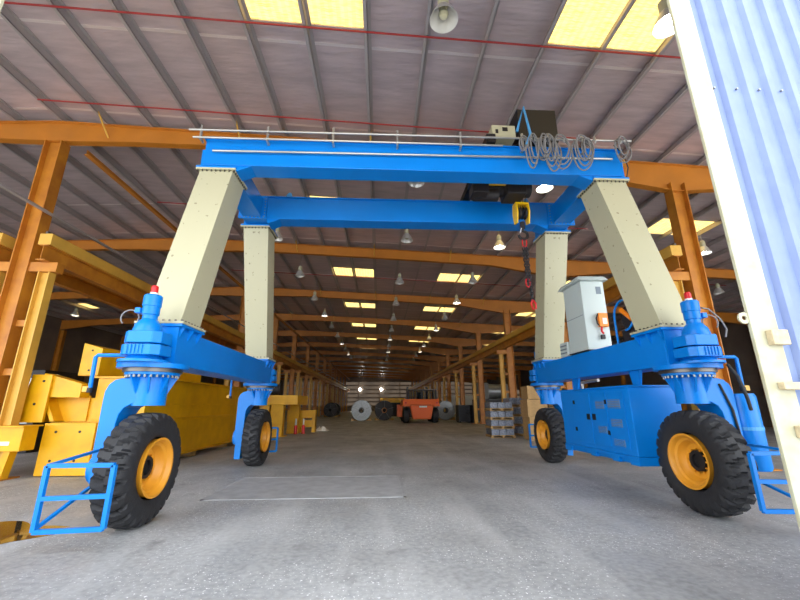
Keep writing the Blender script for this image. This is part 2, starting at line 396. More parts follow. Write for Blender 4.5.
# far and side walls
wb = thing('wall_back', 'far end wall of pale daylit strips between dark girts', 'wall', (0, YB, 0), kind='structure')
z = 0.0
for i in range(7):
    obj('sheet_strip', B(XW0, XW1, YB, YB+0.03, z, z+0.3), 'wall_dark', wb); z += 0.3
    obj('louvre_strip', B(XW0, XW1, YB+0.01, YB+0.02, z, z+0.85), 'louvre' if i > 0 else 'wall_pale', wb); z += 0.85
obj('sheet_strip', B(XW0, XW1, YB, YB+0.03, z, 10), 'wall_dark', wb)
for i in range(-4, 5): obj('stud', B(i*6-.12, i*6+.12, YB-.2, YB-0.01, 0, 8.4), 'wall_dark', wb)
for x, nm in ((XW0, 'left'), (XW1, 'right')):
    w = thing('wall_%s' % nm if nm == 'left' else 'wall_far_right', '%s side wall of the hall with pale strip windows' % nm, 'wall', (x, 60, 0), kind='structure')
    s = -1 if x < 0 else 1
    for z0, z1, mm in ((0, 1.4, 'wall_dark'), (1.4, 2.1, 'louvre'), (2.1, 2.5, 'wall_dark'), (2.5, 3.2, 'louvre'), (3.2, 3.6, 'wall_dark'), (3.6, 4.3, 'louvre'), (4.3, 9.2, 'wall_dark')):
        obj('louvre_strip' if mm == 'louvre' else 'sheet_strip', B(min(x, x+s*.03), max(x, x+s*.03), YFRONT if mm != 'louvre' else 62, YB, z0, z1), mm, w)
        if mm == 'louvre': obj('sheet_strip', B(min(x, x+s*.03), max(x, x+s*.03), YFRONT, 62, z0, z1), 'wall_dark', w)

wg = thing('wall_front_blocker', 'unseen sheet gable wall added above the open front to keep sky light off the upper crane', 'wall', (0, 2.4, 7.2), kind='structure')  # out-of-view wall, added so less sky light reaches the crane top
for k in range(36): obj('sheet', B(XW0 + k*1.5278, XW0 + (k+1)*1.5278 - .01, 2.40, 2.44, 7.2, 9.3), 'facade', wg)
# the facade leaf beside the camera
wr = thing('wall_right', 'light blue corrugated sheet wall with a cream edge post at the open front', 'wall', (2.5, 2.35, 0), kind='structure')
def corrug(x0, npitch, y, z0, z1, pitch=0.19, d=0.032):
    prof = []
    for k in range(npitch):
        xx = x0 + k*pitch
        prof += [(xx, y), (xx+pitch*.52, y), (xx+pitch*.64, y-d), (xx+pitch*.88, y-d)]
    prof.append((x0+npitch*pitch, y))
    vs_ = []; fs_ = []; n = len(prof)
    for t in (0, 0.004):
        for z in (z0, z1):
            for p in prof: vs_.append((p[0], p[1]+t, z))
    for i in range(n-1):
        fs_ += [(i, i+1, n+i+1, n+i), (2*n+i+1, 2*n+i, 3*n+i, 3*n+i+1), (n+i, n+i+1, 3*n+i+1, 3*n+i), (i+1, i, 2*n+i, 2*n+i+1)]
    fs_ += [(0, n, 3*n, 2*n), (n-1, 2*n-1+0, 4*n-1, 3*n-1)]
    return MB().add(vs_, fs_)
for k in range(4):
    sp = obj('sheet', corrug(2.60 + k*0.76, 4, 2.36, 0.02, 7.2), 'facade', wr)
    for zz in (4.04, 2.0, 0.6):
        for q in range(4):
            xx = 2.60+k*.76+q*.19+0.055
            obj('screw', MB().cyl((xx, 2.36, zz), (xx, 2.345, zz), 0.009, 6), 'bolt', sp)
obj('post', B(2.385, 2.565, 2.28, 2.305, 0, 7.3), 'facade_post', wr, bevel=0.004)
obj('cover_strip', B(2.555, 2.60, 2.345, 2.375, 0, 7.2), 'facade', wr)
def bracket(x0, x1, z0, z1): return B(x0, x1, 2.235, 2.28, z0, z1)
obj('cleat', bracket(2.465, 2.575, 1.955, 2.05), 'cleat', wr, bevel=0.005)
obj('cleat', bracket(2.455, 2.8, 1.68, 1.725), 'cleat', wr, bevel=0.005)
obj('cleat', bracket(2.49, 2.68, 1.40, 1.47), 'cleat', wr, bevel=0.005)
obj('lug', MB().lathe([(0.016, -.006), (0.038, -.006), (0.038, .006), (0.016, .006)], (2.36, 2.295, 2.135), 'y', 16, True), 'facade_post', wr)
wl = thing('wall_front_left', 'edge of the corrugated sheet wall at the top left corner', 'wall', (-3.5, 2.4, 0), kind='structure')
obj('post', B(-3.03, -2.83, 2.28, 2.305, 0, 7.3), 'facade_post', wl, bevel=0.004)
obj('sheet', corrug(-3.80, 4, 2.36, 0.02, 7.2), 'facade', wl)

# ------------------------------------------------------------------ the blue gantry crane
CX = {-1: -3.43, 1: 5.02}; YP = {-1: 6.05, 1: 11.45}; YM = 8.75
G = thing('gantry_crane', 'blue rubber tyred gantry crane with four cream legs', 'crane', (0.8, YM, 0))
def fm(s, e):        # local (a outward, b endward, z) -> world
    return lambda p: (CX[s] + s*p[0], YP[e] + e*p[1], p[2])
# tyre
def tyre_mesh():
    NA = 26*9; W = 0.215; prof = []
    for w, r in ((-.14, .40), (-.19, .42), (-.222, .50), (-.225, .58), (-.213, .66), (-.19, .705), (-.165, .725), (-.1, .735), (-.05, .737), (0, .737), (.05, .737), (.1, .735), (.165, .725), (.19, .705), (.213, .66), (.225, .58), (.222, .50), (.19, .42), (.14, .40)): prof.append((w, r))
    vs_ = []; fs_ = []; m = len(prof)
    for i in range(NA):
        for j, (w, r) in enumerate(prof):
            t = 2*PI*i/NA; ph = (i/9.0)
            dr = 0
            if r > 0.65:
                q = (ph + (0.5 if w > 0 else 0.0) + 2.6*abs(w)) % 1.0
                groove = q < 0.34 and abs(w) > 0.02
                dr = -0.042 if groove else 0.012
                if r < 0.67: dr *= 0.5
            vs_.append((w, (r+dr)*math.cos(t), (r+dr)*math.sin(t)))
    for i in range(NA):
        k = (i+1) % NA
        for j in range(m-1): fs_.append((i*m+j, k*m+j, k*m+j+1, i*m+j+1))
    return MB().add(vs_, fs_)
tyre0 = None
def wheel(s, e):
    global tyre0, rim0, hub0, nuts0
    # local axis x, dish facing +x ; right wheels turned round
    loc = Vector((CX[s] - s*.05, YP[e], 0.752))
    if tyre0 is None:
        tyre0 = obj('tyre', tyre_mesh(), 'rubber', G, smooth=True, origin=(0, 0, 0))
        rim0 = obj('rim', MB().lathe([(.385, -.13), (.385, .20), (.40, .222), (.40, .236), (.372, .236), (.352, .215), (.335, .17), (.30, .15), (.285, .10), (.25, .05), (.20, .045), (.17, .04), (.17, -.12), (.36, -.13)], (0, 0, 0), 'x', 40, True), 'rim', tyre0, smooth=True, origin=(0, 0, 0))
        hub0 = obj('hub', MB().lathe([(.0, .02), (.10, .02), (.10, .06), (.15, .06), (.15, .0), (.0, .0)], (0.02, 0, 0), 'x', 20), 'dark', tyre0, origin=(0, 0, 0))
        nm = MB()
        for i in range(12): t = 2*PI*i/12; nm.cyl((.05, .175*math.cos(t), .175*math.sin(t)), (.085, .175*math.cos(t), .175*math.sin(t)), .014, 6)
        nuts0 = obj('wheel_nuts', nm, 'rim', tyre0, origin=(0, 0, 0), kind='stuff')
        t = tyre0
    else:
        t = tyre0.copy(); COL.objects.link(t); t.parent = G
        for c in (rim0, hub0, nuts0):
            k = c.copy(); COL.objects.link(k); k.parent = t
    t.location = loc - WO[G]
    t.rotation_euler = (random.uniform(0, 0.2), 0, 0) if s < 0 else (random.uniform(0, .2), 0, PI)
    if s > 0: t.rotation_euler = (0, 0, PI)
    for c in t.children: c.location = (0, 0, 0)
for s in (-1, 1):
    for e in (-1, 1):
        F = fm(s, e)
        wheel(s, e)
        # fork arm
        pr = [(.0, 1.99), (.30, 1.99), (.40, 1.965), (.475, 1.90), (.515, 1.80), (.52, 1.66), (.52, .70), (.49, .58), (.40, .50), (.31, .50), (.285, .56), (.285, 1.36), (.265, 1.48), (.21, 1.57), (.12, 1.62), (.0, 1.62)]
        fk = obj('wheel_fork', MB().prism(pr, 'y', -.21, .21).xf(F), 'blue', G, bevel=0.012)
        obj('axle_housing', MB().cyl((.30, 0, .75), (.1, 0, .75), .17, 20).xf(F), 'blue', fk, smooth=True)
        obj('axle_cap', MB().cyl((.52, 0, .75), (.57, 0, .75), .2, 20).xf(F), 'blue', fk, smooth=True)
        if s > 0: obj('hose', MB().tube([(.3, .22, 1.9), (.42, .23, 1.5), (.46, .23, 1.0), (.4, .22, .85)], .018, 6).xf(F), 'black_cable', fk)
        if e > 0: obj('lower_plate', B(.31, .47, -.22, .22, .2, .56).xf(F), 'blue', fk)
        # slewing neck
        nk = obj('slewing_neck', MB().lathe([(.0, 1.6), (.225, 1.6), (.225, 2.0), (.36, 2.04), (.36, 2.075), (.0, 2.075)], F((0, 0, 0)), 'z', 32), 'blue', G, smooth=True)
        for i in range(8):
            t = 2*PI*(i+.5)/8; c, sn = math.cos(t), math.sin(t); d = (-sn*.012, c*.012)
            P3 = [(.215, 1.75), (.215, 2.03), (.35, 2.03)]
            obj('gusset', MB().loft([[(r*c+d[0]*q, r*sn+d[1]*q, z) for r, z in P3] for q in (-1, 1)]).xf(F), 'blue', nk)
        obj('bearing', MB().lathe([(.0, 2.077), (.39, 2.077), (.39, 2.13), (.0, 2.13)], F((0, 0, 0)), 'z', 40), 'ring_steel', nk, smooth=True)
        b = MB()
        for i in range(28): t = 2*PI*i/28; b.cyl((.335*math.cos(t), .335*math.sin(t), 2.035), (.335*math.cos(t), .335*math.sin(t), 2.0), .017, 6)
        obj('ring_bolts', b.xf(F), 'bolt', nk, kind='stuff')
        sp = obj('slewing_plate', MB().lathe([(.0, 2.132), (.47, 2.132), (.47, 2.20), (.0, 2.20)], F((0, 0, 0)), 'z', 40), 'blue', G, smooth=True)
        # steering drive on top of the plate
        bm_ = .35; ga = -.05
        gb = obj('steering_gearbox', MB().prism([(-.27, bm_-.16), (-.16, bm_-.27), (.16, bm_-.27), (.27, bm_-.16), (.27, bm_+.14), (.18, bm_+.22), (-.18, bm_+.22), (-.27, bm_+.14)], 'z', 2.29, 2.44).xf(lambda p: (p[0]+ga, p[1], p[2])).xf(F), 'blue', G, bevel=0.01)
        obj('gearbox_cover', MB().prism([(-.26, bm_-.15), (-.15, bm_-.26), (.15, bm_-.26), (.26, bm_-.15), (.26, bm_+.12), (.17, bm_+.21), (-.17, bm_+.21), (-.26, bm_+.12)], 'z', 2.46, 2.63).xf(lambda p: (p[0]+ga, p[1], p[2])).xf(F), 'blue', gb, bevel=0.012)
        obj('drive_flange', MB().lathe([(.0, 2.2), (.33, 2.2), (.33, 2.235), (.24, 2.25), (.22, 2.29), (.0, 2.29)], F((0, bm_-.08, 0)), 'z', 32), 'blue', gb, smooth=True)
        rb = MB()
        for i in range(5): rb.box(-.12+i*.05, -.1+i*.05, bm_+.21, bm_+.235, 2.31, 2.43)
        obj('cooling_ribs', rb.xf(F), 'blue', gb)
        mo = obj('steering_motor', MB().lathe([(.0, 2.63), (.19, 2.63), (.19, 2.66), (.17, 2.74), (.13, 2.80), (.10, 2.83), (.10, 2.89), (.115, 2.90), (.115, 3.02), (.125, 3.03), (.125, 3.18), (.11, 3.2), (.0, 3.2)], F((-.02, bm_, 0)), 'z', 28), 'blue', G, smooth=True)
        obj('terminal_box', B(.10, .18, bm_-.07, bm_+.07, 2.92, 3.0).xf(F), 'blue', mo, bevel=0.008)
        nb = MB()
        for i in range(10): t = 2*PI*i/10; nb.cyl((-.02+.165*math.cos(t), bm_+.165*math.sin(t), 2.66), (-.02+.165*math.cos(t), bm_+.165*math.sin(t), 2.69), .014, 6)
        obj('motor_bolts', nb.xf(F), 'blue', mo, kind='stuff')
        bc = obj('beacon_base', MB().cyl(F((-.02, bm_, 3.2)), F((-.02, bm_, 3.24)), .055, 16), 'white', mo, smooth=True)
        obj('beacon', MB().lathe([(.05, 3.24), (.05, 3.33), (.04, 3.35), (.0, 3.355)], F((-.02, bm_, 0)), 'z', 18), 'red', mo, smooth=True, label='red beacon lens')
        cp_ = [(.15 + .13*(1-math.cos(t)), bm_-.02, 2.86+.12*math.sin(t)) for t in [PI*i/8 - .4 for i in range(12)]]
        obj('motor_cable', MB().tube(cp_, .011, 6).xf(F), 'cable', mo)
        # sensor arm
        sa = obj('sensor_arm', MB().tube([(.36, bm_-.3, 2.34), (.82, bm_-.3, 2.34), (.85, bm_-.3, 2.31), (.84, bm_-.3, 1.86)], .028, 8).xf(F), 'blue', G)
        obj('sensor', MB().cyl(F((.84, bm_-.3, 1.86)), F((.84, bm_-.3, 1.79)), .04, 12), 'dark', sa)
        obj('sensor_plate', B(.85, .93, bm_-.33, bm_-.27, 1.80, 1.88).xf(F), 'post_yellow', sa)
        # wheel guard
        g = MB(); t = .034; yg = 1.05; gx = .08 if s > 0 else 0; gz = .05 if s > 0 else 0
        def bar(p, q): g.tube([p, q], t, 4)
        A_, B_, C_, D_ = (-.33+gx, yg, .93+gz), (.42+gx, yg, .93+gz), (.42+gx, yg, .24+gz), (-.33+gx, yg, .26+gz)
        for p, q in ((A_, B_), (B_, C_), (C_, D_), (D_, A_), ((-.33+gx, yg, .60+gz), (.42+gx, yg, .58+gz))): bar(p, q)
        gd = obj('wheel_guard', g.xf(F), 'blue', G)
        obj('guard_brace', MB().tube([(.42+gx, yg, .93+gz), (.40, .20, 1.02)], .024, 4).xf(F), 'blue', gd)
        obj('guard_brace', MB().tube([(.42+gx, yg, .26+gz), (.40, .18, .6)], .024, 4).xf(F), 'blue', gd)
        # leg
        def leg(p):
            return (CX[s]+s*p[0], p[1], p[2])
        bc0, tc0 = YP[e] - e*.32, YM + e*1.32       # base centre, top centre along y
        hb, ht, wb_, wt = .33, .33, .29, .335
        zb_, zt_ = 2.87, 6.31
        rings = []
        for yc, h, w, z in ((bc0, hb, wb_, zb_), (tc0, ht, wt, zt_)):
            rings.append([(CX[s]-w, yc-h, z), (CX[s]+w, yc-h, z), (CX[s]+w, yc+h, z), (CX[s]-w, yc+h, z)])
        lg = obj('leg', MB().loft(rings), 'cream', G, bevel=0.008)
        bt_ = MB()
        obj('top_flange', B(CX[s]-.40, CX[s]+.40, tc0-.38, tc0+.38, 6.31, 6.35), 'cream', lg)
        obj('base_flange', B(CX[s]-.37, CX[s]+.37, bc0-.40, bc0+.40, 2.835, 2.87), 'cream', lg)
        nst = MB()
        for i in range(9):
            u = -.36 + .72*i/8; v = -.34+.68*i/8
            for (x, y) in ((CX[s]+u, tc0-.357), (CX[s]+u, tc0+.357), (CX[s]-.37, tc0+v), (CX[s]+.37, tc0+v)): nst.cyl((x, y, 6.31), (x, y, 6.275), .016, 6)
        for i in range(8):
            u = -.33+.66*i/7; v = -.36+.72*i/7
            for (x, y) in ((CX[s]+u, bc0-.37), (CX[s]+u, bc0+.37), (CX[s]-.335, bc0+v), (CX[s]+.335, bc0+v)): nst.cyl((x, y, 2.87), (x, y, 2.9), .016, 6)
        obj('flange_bolts', nst, 'ring_steel', lg, kind='stuff')
    # sill beam
    x = CX[s]
    sb = obj('sill_beam', B(x-.28, x+.28, YP[-1]+.02, YP[1]-.02, 2.205, 2.76), 'blue', G, bevel=0.012)
    for e in (-1, 1):
        bc0 = YP[e] - e*.32
        obj('leg_seat', B(x-.36, x+.36, bc0-.40, bc0+.40, 2.79, 2.833), 'blue', sb, bevel=0.006)
        obj('seat_block', B(x-.27, x+.27, bc0-.30, bc0+.30, 2.76, 2.79), 'blue', sb)
        for yy in (-.3, 0, .3):
            for q in (-1, 1):
                gp = [(x+q*.28, 2.79), (x+q*.355, 2.79), (x+q*.355, 2.75), (x+q*.28, 2.60)]
                obj('gusset', MB().prism(gp, 'y', bc0+yy-.012, bc0+yy+.012), 'blue', sb)
        obj('end_plate', B(x-.30, x+.30, YP[e]-.03*1-.012, YP[e]-.03+.012, 2.205, 2.80) if e < 0 else B(x-.30, x+.30, YP[e]+.02, YP[e]+.045, 2.205, 2.80), 'blue', sb)
# girders
def girder(y0, y1, name):
    g = obj(name, B(-3.70, 5.29, y0, y1, 6.42, 7.05), 'blue', G, bevel=0.01)
    obj('top_flange', B(-3.76, 5.35, y0-.04, y1+.04, 7.05, 7.075), 'blue', g)
    obj('rail', B(-3.5, 5.1, (y0+y1)/2-.025, (y0+y1)/2+.025, 7.075, 7.13), 'ring_steel', g)
    for s in (-1, 1):
        yc = YM + (-1.32 if y0 < YM else 1.32)
        obj('leg_pad', B(CX[s]-.40, CX[s]+.40, yc-.38, yc+.38, 6.352, 6.392), 'blue', g)
        obj('head_block', B(CX[s]-.34, CX[s]+.34, yc-.33, yc+.33, 6.392, 6.80), 'blue', g)
        q = -s
        gp = [(CX[s]+q*.34, 6.42), (CX[s]+q*.62, 6.42), (CX[s]+q*.34, 6.395)]
        hx = [(CX[s]+q*.34, 6.43), (CX[s]+q*.72, 6.43), (CX[s]+q*.40, 6.30)]
        obj('haunch', MB().prism(hx, 'y', y0+.03, y1-.03), 'blue', g)
    return g
gf = girder(7.06, 7.50, 'front_girder'); gr = girder(9.42, 9.88, 'rear_girder')
for s in (-1, 1):
    x = CX[s]
    eb = obj('end_beam', B(x-.24, x+.24, 7.52, 9.36, 6.44, 6.98), 'blue', G, bevel=0.01)
    obj('splice_plate', B(x-.36, x+.36, 9.36, 9.418, 6.40, 7.04), 'blue', eb)
    b = MB()
    for i in range(7):
        for (xx, zz) in ((x-s*.32, 6.46+.085*i), (x-.3+.1*i, 6.43)): b.cyl((xx, 9.36, zz), (xx, 9.34, zz), .014, 6)
    obj('splice_bolts', b, 'bolt', eb, kind='stuff')
    obj('lifting_lug', MB().prism([(x-s*.75, 7.075), (x-s*1.0, 7.075), (x-s*.95, 7.25), (x-s*.88, 7.27)], 'y', 9.5, 9.53), 'blue_light', gr)
# pipes along the front girder
for (za, zb2, xa, xb, nm, yy) in ((7.13, 7.2, -4.0, 5.5, 'festoon_rail', 6.9), (6.95, 6.98, -3.9, 2.6, 'guide_rail', 6.9), (6.69, 6.78, -3.5, 5.05, 'conduit', 6.97)):
    obj(nm, MB().cyl((xa, yy, za), (xb, yy, zb2), .022, 8), 'galv', G, smooth=True)
for i in range(7):
    xx = -3.75 + 1.36*i
    zz = 7.13 + .07*(xx+4)/9.5
    br = MB().box(xx-.02, xx+.02, 6.885, 6.93, 6.9, zz+.12); br.box(xx-.02, xx+.02, 6.93, 7.03, 6.9, 6.94)
    obj('rail_bracket', br, 'galv', G)
# electrics on the right sill
cab = obj('control_cabinet', MB().loft([[(4.72, 8.35, 2.79), (5.28, 8.35, 2.79), (5.28, 9.2, 2.79), (4.72, 9.2, 2.79)], [(4.72, 8.35, 4.42), (5.28, 8.35, 4.42), (5.28, 9.2, 4.42), (4.72, 9.2, 4.42)]]), 'cabinet_grey', G, bevel=0.012)
obj('canopy', MB().loft([[(4.62, 8.25, 4.42), (5.36, 8.25, 4.42), (5.36, 9.3, 4.42), (4.62, 9.3, 4.42)], [(4.68, 8.31, 4.52), (5.30, 8.31, 4.52), (5.30, 9.24, 4.52), (4.68, 9.24, 4.52)]]), 'cabinet_grey', cab)
obj('nameplate', B(5.08, 5.20, 8.343, 8.35, 4.1, 4.28), 'vent_grey', cab)
obj('door_seam', B(4.712, 4.72, 8.40, 9.15, 3.6, 3.61), 'vent_grey', cab)
obj('plinth', B(4.70, 5.30, 8.33, 9.22, 2.762, 2.79), 'dark', cab)
jb = obj('junction_box', B(4.72, 5.1, 9.32, 9.72, 2.765, 3.12), 'cabinet_grey', G, bevel=0.01)
for i in range(3): obj('louvre', B(4.705, 4.72, 9.36, 9.68, 2.84+i*.09, 2.87+i*.09), 'vent_grey', jb)
# hoop with a hose reel between the cabinet and the leg
hp = [(4.78, 7.35, 2.76)]
hp += [(4.78, 7.05 + .30*math.cos(t), 3.28 + .30*math.sin(t)) for t in [PI*i/10 for i in range(0, 16)]]
hoop = obj('reel_stand', MB().tube(hp, .022, 8), 'blue', G)
obj('reel_drum', MB().lathe([(.0, -.12), (.24, -.12), (.24, -.10), (.12, -.10), (.12, .10), (.24, .10), (.24, .12), (.0, .12)], (5.0, 7.05, 3.25), 'x', 24), 'machinery', hoop, smooth=True)
obj('reel_handle', MB().tube([(4.83, 7.18, 3.42), (4.83, 6.88, 3.16)], .045, 8), 'remote_orange', hoop)
obj('reel_base', B(4.86, 5.2, 6.9, 7.3, 2.765, 3.02), 'machinery', hoop)
# generator set slung under the right sill
ge = obj('generator_housing', B(4.5, 5.45, 6.85, 9.52, .70, 1.90), 'blue', G, bevel=0.015)
obj('roof_lid', B(4.48, 5.47, 6.83, 9.54, 1.90, 1.93), 'blue', ge)
sk = MB().box(4.49, 5.46, 6.84, 9.53, .645, .70)
obj('skid_rail', sk, 'blue', ge)
sk = MB()
for y0, y1 in ((6.84, 7.08), (7.42, 7.62), (8.2, 8.4), (9.25, 9.53)): sk.box(4.49, 5.46, y0, y1, .56, .645)
obj('skid_foot', sk, 'blue', ge)
obj('skid_web', B(4.54, 5.40, 6.9, 9.45, .575, .645), 'blue', ge)
for y0, y1 in ((8.20, 8.92), (7.60, 8.16), (7.02, 7.56)):
    d = obj('door', B(4.488, 4.5, y0, y1, .80, 1.83), 'blue', ge, bevel=0.004)
    if y0 == 8.20:
        obj('latch', B(4.476, 4.488, 8.24, 8.36, 1.28, 1.40), 'dark', d)
        for zz in (1.64, 1.06): obj('hinge', B(4.472, 4.488, 8.84, 8.9, zz-.04, zz+.04), 'dark', d)
    if y0 == 7.60:
        obj('latch', B(4.476, 4.488, 8.02, 8.14, 1.28, 1.40), 'dark', d)
        for zz in (1.64, 1.06): obj('hinge', B(4.472, 4.488, 7.58, 7.63, zz-.04, zz+.04), 'dark', d)
for (ya, z1, yb, z0) in ((7.97, 1.66, 7.67, 1.51), (7.53, 1.68, 7.14, 1.52), (7.49, 1.32, 7.15, 1.18), (7.97, 1.17, 7.67, 1.04), (7.48, .96, 7.15, .84)):
    v = obj('vent', B(4.482, 4.488, yb, ya, z0, z1), 'vent_grey', ge)
    lv = MB()
    for i in range(5): zz = z0 + (z1-z0)*(i+.3)/5; lv.box(4.474, 4.482, yb+.01, ya-.01, zz, zz+.012)
    obj('vent_slats', lv, 'blue', v)
for y in (7.05, 9.3): obj('hanger', MB().prism([(y-.08, 1.93), (y+.08, 1.93), (y+.16, 2.205), (y-.16, 2.205)], 'x', 4.8, 4.86), 'blue', ge)
obj('exhaust_pipe', MB().tube([(4.75, 8.9, 1.93), (4.75, 8.9, 2.08), (4.75, 8.5, 2.1), (4.75, 8.2, 2.1)], .035, 8), 'galv', ge)
tk = obj('fluid_tank', MB().lathe([(.0, .62), (.19, .62), (.21, .66), (.21, 1.70), (.19, 1.75), (.0, 1.75)], (5.76, 6.0, 0), 'z', 28), 'blue', G, smooth=True)
obj('tank_strap', MB().lathe([(.205, 1.2), (.218, 1.2), (.218, 1.25), (.205, 1.25)], (5.76, 6.0, 0), 'z', 28, True), 'blue_light', tk)
obj('hydraulic_hose', MB().tube([(5.5, 5.8, 2.2), (5.55, 5.72, 2.0), (5.62, 5.72, 1.7), (5.66, 5.74, 1.5)], .025, 8), 'black_cable', G)
obj('motor_hose', MB().tube([(5.2, 5.72, 3.1), (5.32, 5.72, 3.08), (5.48, 5.72, 2.92), (5.55, 5.72, 2.75), (5.5, 5.72, 2.62)], .014, 6), 'cable', G)
# cable running down from the girder end to the leg
obj('feed_cable', MB().tube([(5.1, 6.92, 7.1), (5.28, 6.92, 6.9), (5.40, 7.0, 6.6), (5.42, 7.25, 6.2), (5.38, 7.0, 5.2), (5.36, 6.45, 3.6), (5.34, 6.25, 2.9)], .013, 8), 'black_cable', G, smooth=True)

# ------------------------------------------------------------------ trolley, hook, festoon, remote
T = thing('hoist_trolley', 'dark hoist trolley with black and cream cabinets riding on the gantry girders', 'hoist', (3.1, 8.4, 7.13))
tf = MB().box(2.3, 2.5, 7.0, 10.0, 7.16, 7.36); tf.box(3.7, 3.9, 7.0, 10.0, 7.16, 7.36); tf.box(2.3, 3.9, 7.7, 7.85, 7.16, 7.34); tf.box(2.3, 3.9, 9.0, 9.15, 7.16, 7.34)
obj('frame', tf, 'machinery', T)
for x in (2.4, 3.8):
    for y in (7.28, 9.65): obj('trolley_wheel', MB().cyl((x-.06, y, 7.23), (x+.06, y, 7.23), .1, 16), 'ring_steel', T, smooth=True)
obj('drum', MB().cyl((2.45, 8.4, 6.85), (3.75, 8.4, 6.85), .2, 20), 'machinery', T, smooth=True)
obj('hoist_motor', MB().cyl((2.3, 8.35, 6.66), (2.9, 8.35, 6.66), .17, 16), 'machinery', T, smooth=True)
obj('hoist_gearbox', B(3.05, 3.55, 8.05, 8.6, 6.55, 7.1), 'machinery', T, bevel=0.03)
obj('hoist_cover', B(2.58, 3.1, 7.95, 8.15, 6.79, 6.92), 'hook_yellow', T, bevel=0.01)
obj('cable_guide', B(2.2, 2.6, 8.0, 8.4, 6.52, 6.8), 'machinery', T, bevel=0.02)
bk = obj('resistor_cabinet', B(3.14, 4.06, 7.25, 7.85, 7.40, 8.27), 'dark', T, bevel=0.01)
obj('lifting_eye', MB().tube([(3.6+.03*math.cos(t), 7.3, 8.29+.03*math.sin(t)) for t in [2*PI*i/10 for i in range(10)]], .008, 5, True), 'galv', bk)
cb = obj('drive_cabinet', B(2.48, 3.02, 7.15, 7.6, 7.40, 7.72), 'cream', T, bevel=0.01)
obj('socket', B(2.72, 2.84, 7.14, 7.15, 7.56, 7.66), 'dark', cb); obj('socket', B(2.56, 2.62, 7.14, 7.15, 7.5, 7.6), 'dark', cb)
arm = MB().tube([(2.98, 6.98, 7.42), (3.14, 6.88, 7.98), (3.22, 6.85, 7.25), (3.1, 6.84, 6.98)], .032, 8)
obj('festoon_arm', arm, 'blue_light', T)
ropes = MB()
for dx in (-.12, -.04, .04, .12): ropes.cyl((3.57+dx, 8.5, 6.8), (3.57+dx*.7, 8.55, 6.38), .008, 6)
obj('hoist_rope', ropes, 'ring_steel', T)
hk = thing('hook_block', 'yellow hook block hanging from the hoist trolley', 'hook', (3.55, 8.55, 6.05))
for q in (-1, 1):
    x = 3.55 + q*.15
    obj('cheek_plate', MB().prism([(8.42, 6.5), (8.68, 6.5), (8.72, 6.3), (8.66, 6.0), (8.46, 5.96), (8.38, 6.25)], 'x', x-.018, x+.018), 'hook_yellow', hk, bevel=0.006)
obj('crown_plate', B(3.38, 3.72, 8.44, 8.66, 6.48, 6.53), 'hook_yellow', hk)
for dx in (-.07, .07): obj('sheave', MB().lathe([(.03, -.035), (.16, -.035), (.13, 0), (.16, .035), (.03, .035)], (3.55+dx, 8.55, 6.27), 'x', 24, True), 'machinery', hk, smooth=True)
obj('swivel', MB().cyl((3.55, 8.55, 6.02), (3.55, 8.55, 5.85), .06, 12), 'machinery', hk)
hpts = [(3.55, 8.55, 5.86), (3.55, 8.55, 5.78)] + [(3.55 + .11*math.sin(t), 8.55, 5.67 + .11*math.cos(t)) for t in [PI*i/8 for i in range(1, 13)]]
obj('hook', MB().tube(hpts, .035, 8), 'machinery', hk, smooth=True)
obj('safety_latch', MB().tube([(3.5, 8.5, 5.84), (3.45, 8.5, 5.7)], .012, 6), 'white', hk)
ch = thing('chain_sling', 'dark chain sling with red shackles hanging from the hook block', 'chain', (3.56, 8.55, 3.75))
def link(c, ax, r1=.028, r2=.05):
    pts = [(c[0] + (r1*math.cos(t) if ax else 0), c[1] + (0 if ax else r1*math.cos(t)), c[2] + r2*math.sin(t)) for t in [2*PI*i/10 for i in range(10)]]
    return pts
for dx, z0, z1 in ((-.03, 5.3, 4.5), (.03, 5.3, 3.95)):
    m = MB(); z = z0; k = 0
    while z > z1: m.tube(link((3.56+dx+.02*(5.3-z), 8.55, z), k % 2 == 0, .035, .055), .016, 5, True); z -= .072; k += 1
    obj('chain', m, 'machinery', ch)
def shackle(c, s=1.0):
    return MB().tube([(c[0]+.05*s*math.cos(t), c[1], c[2]+.11*s*math.sin(t)) for t in [2*PI*i/14 for i in range(14)]], .015*s, 6, True)
obj('red_shackle', shackle((3.56, 8.55, 5.47), 1.1), 'red', ch); obj('red_shackle', shackle((3.55, 8.55, 4.42), 1.0), 'red', ch)
obj('red_hook', MB().tube([(3.61, 8.55, 4.0), (3.58, 8.55, 3.88), (3.62, 8.55, 3.76), (3.68, 8.55, 3.78), (3.69, 8.55, 3.9), (3.63, 8.55, 3.98)], .024, 6), 'red', ch)
fc = thing('festoon_cable', 'grey festoon cable coiled on the rail at the right end of the girder', 'cable', (4.3, 6.86, 6.7))
for i, (x, w, zb2, n) in enumerate(((3.08, .12, 6.85, 2), (3.22, .17, 6.42, 3), (3.46, .20, 6.62, 3), (3.62, .24, 6.36, 3), (3.88, .30, 6.42, 3), (4.30, .30, 6.40, 3), (4.45, .17, 6.66, 2), (5.22, .22, 6.62, 3))):
    for k in range(n):
        zt2 = 7.14 + .05*k; h = (zt2-zb2)*(1-.12*k); ww = w*(1-.18*k); x2 = x + random.uniform(-.04, .04); yy = 6.86 - .028*k
        pts = [(x2 + ww*math.sin(t)*(.75+.25*math.cos(t-.3)), yy + .02*math.sin(2*t), zt2 - h/2 + h/2*math.cos(t)) for t in [2*PI*j/24 for j in range(24)]]
        obj('cable_loop', MB().tube(pts, .017, 6, True), 'cable', fc, smooth=True)
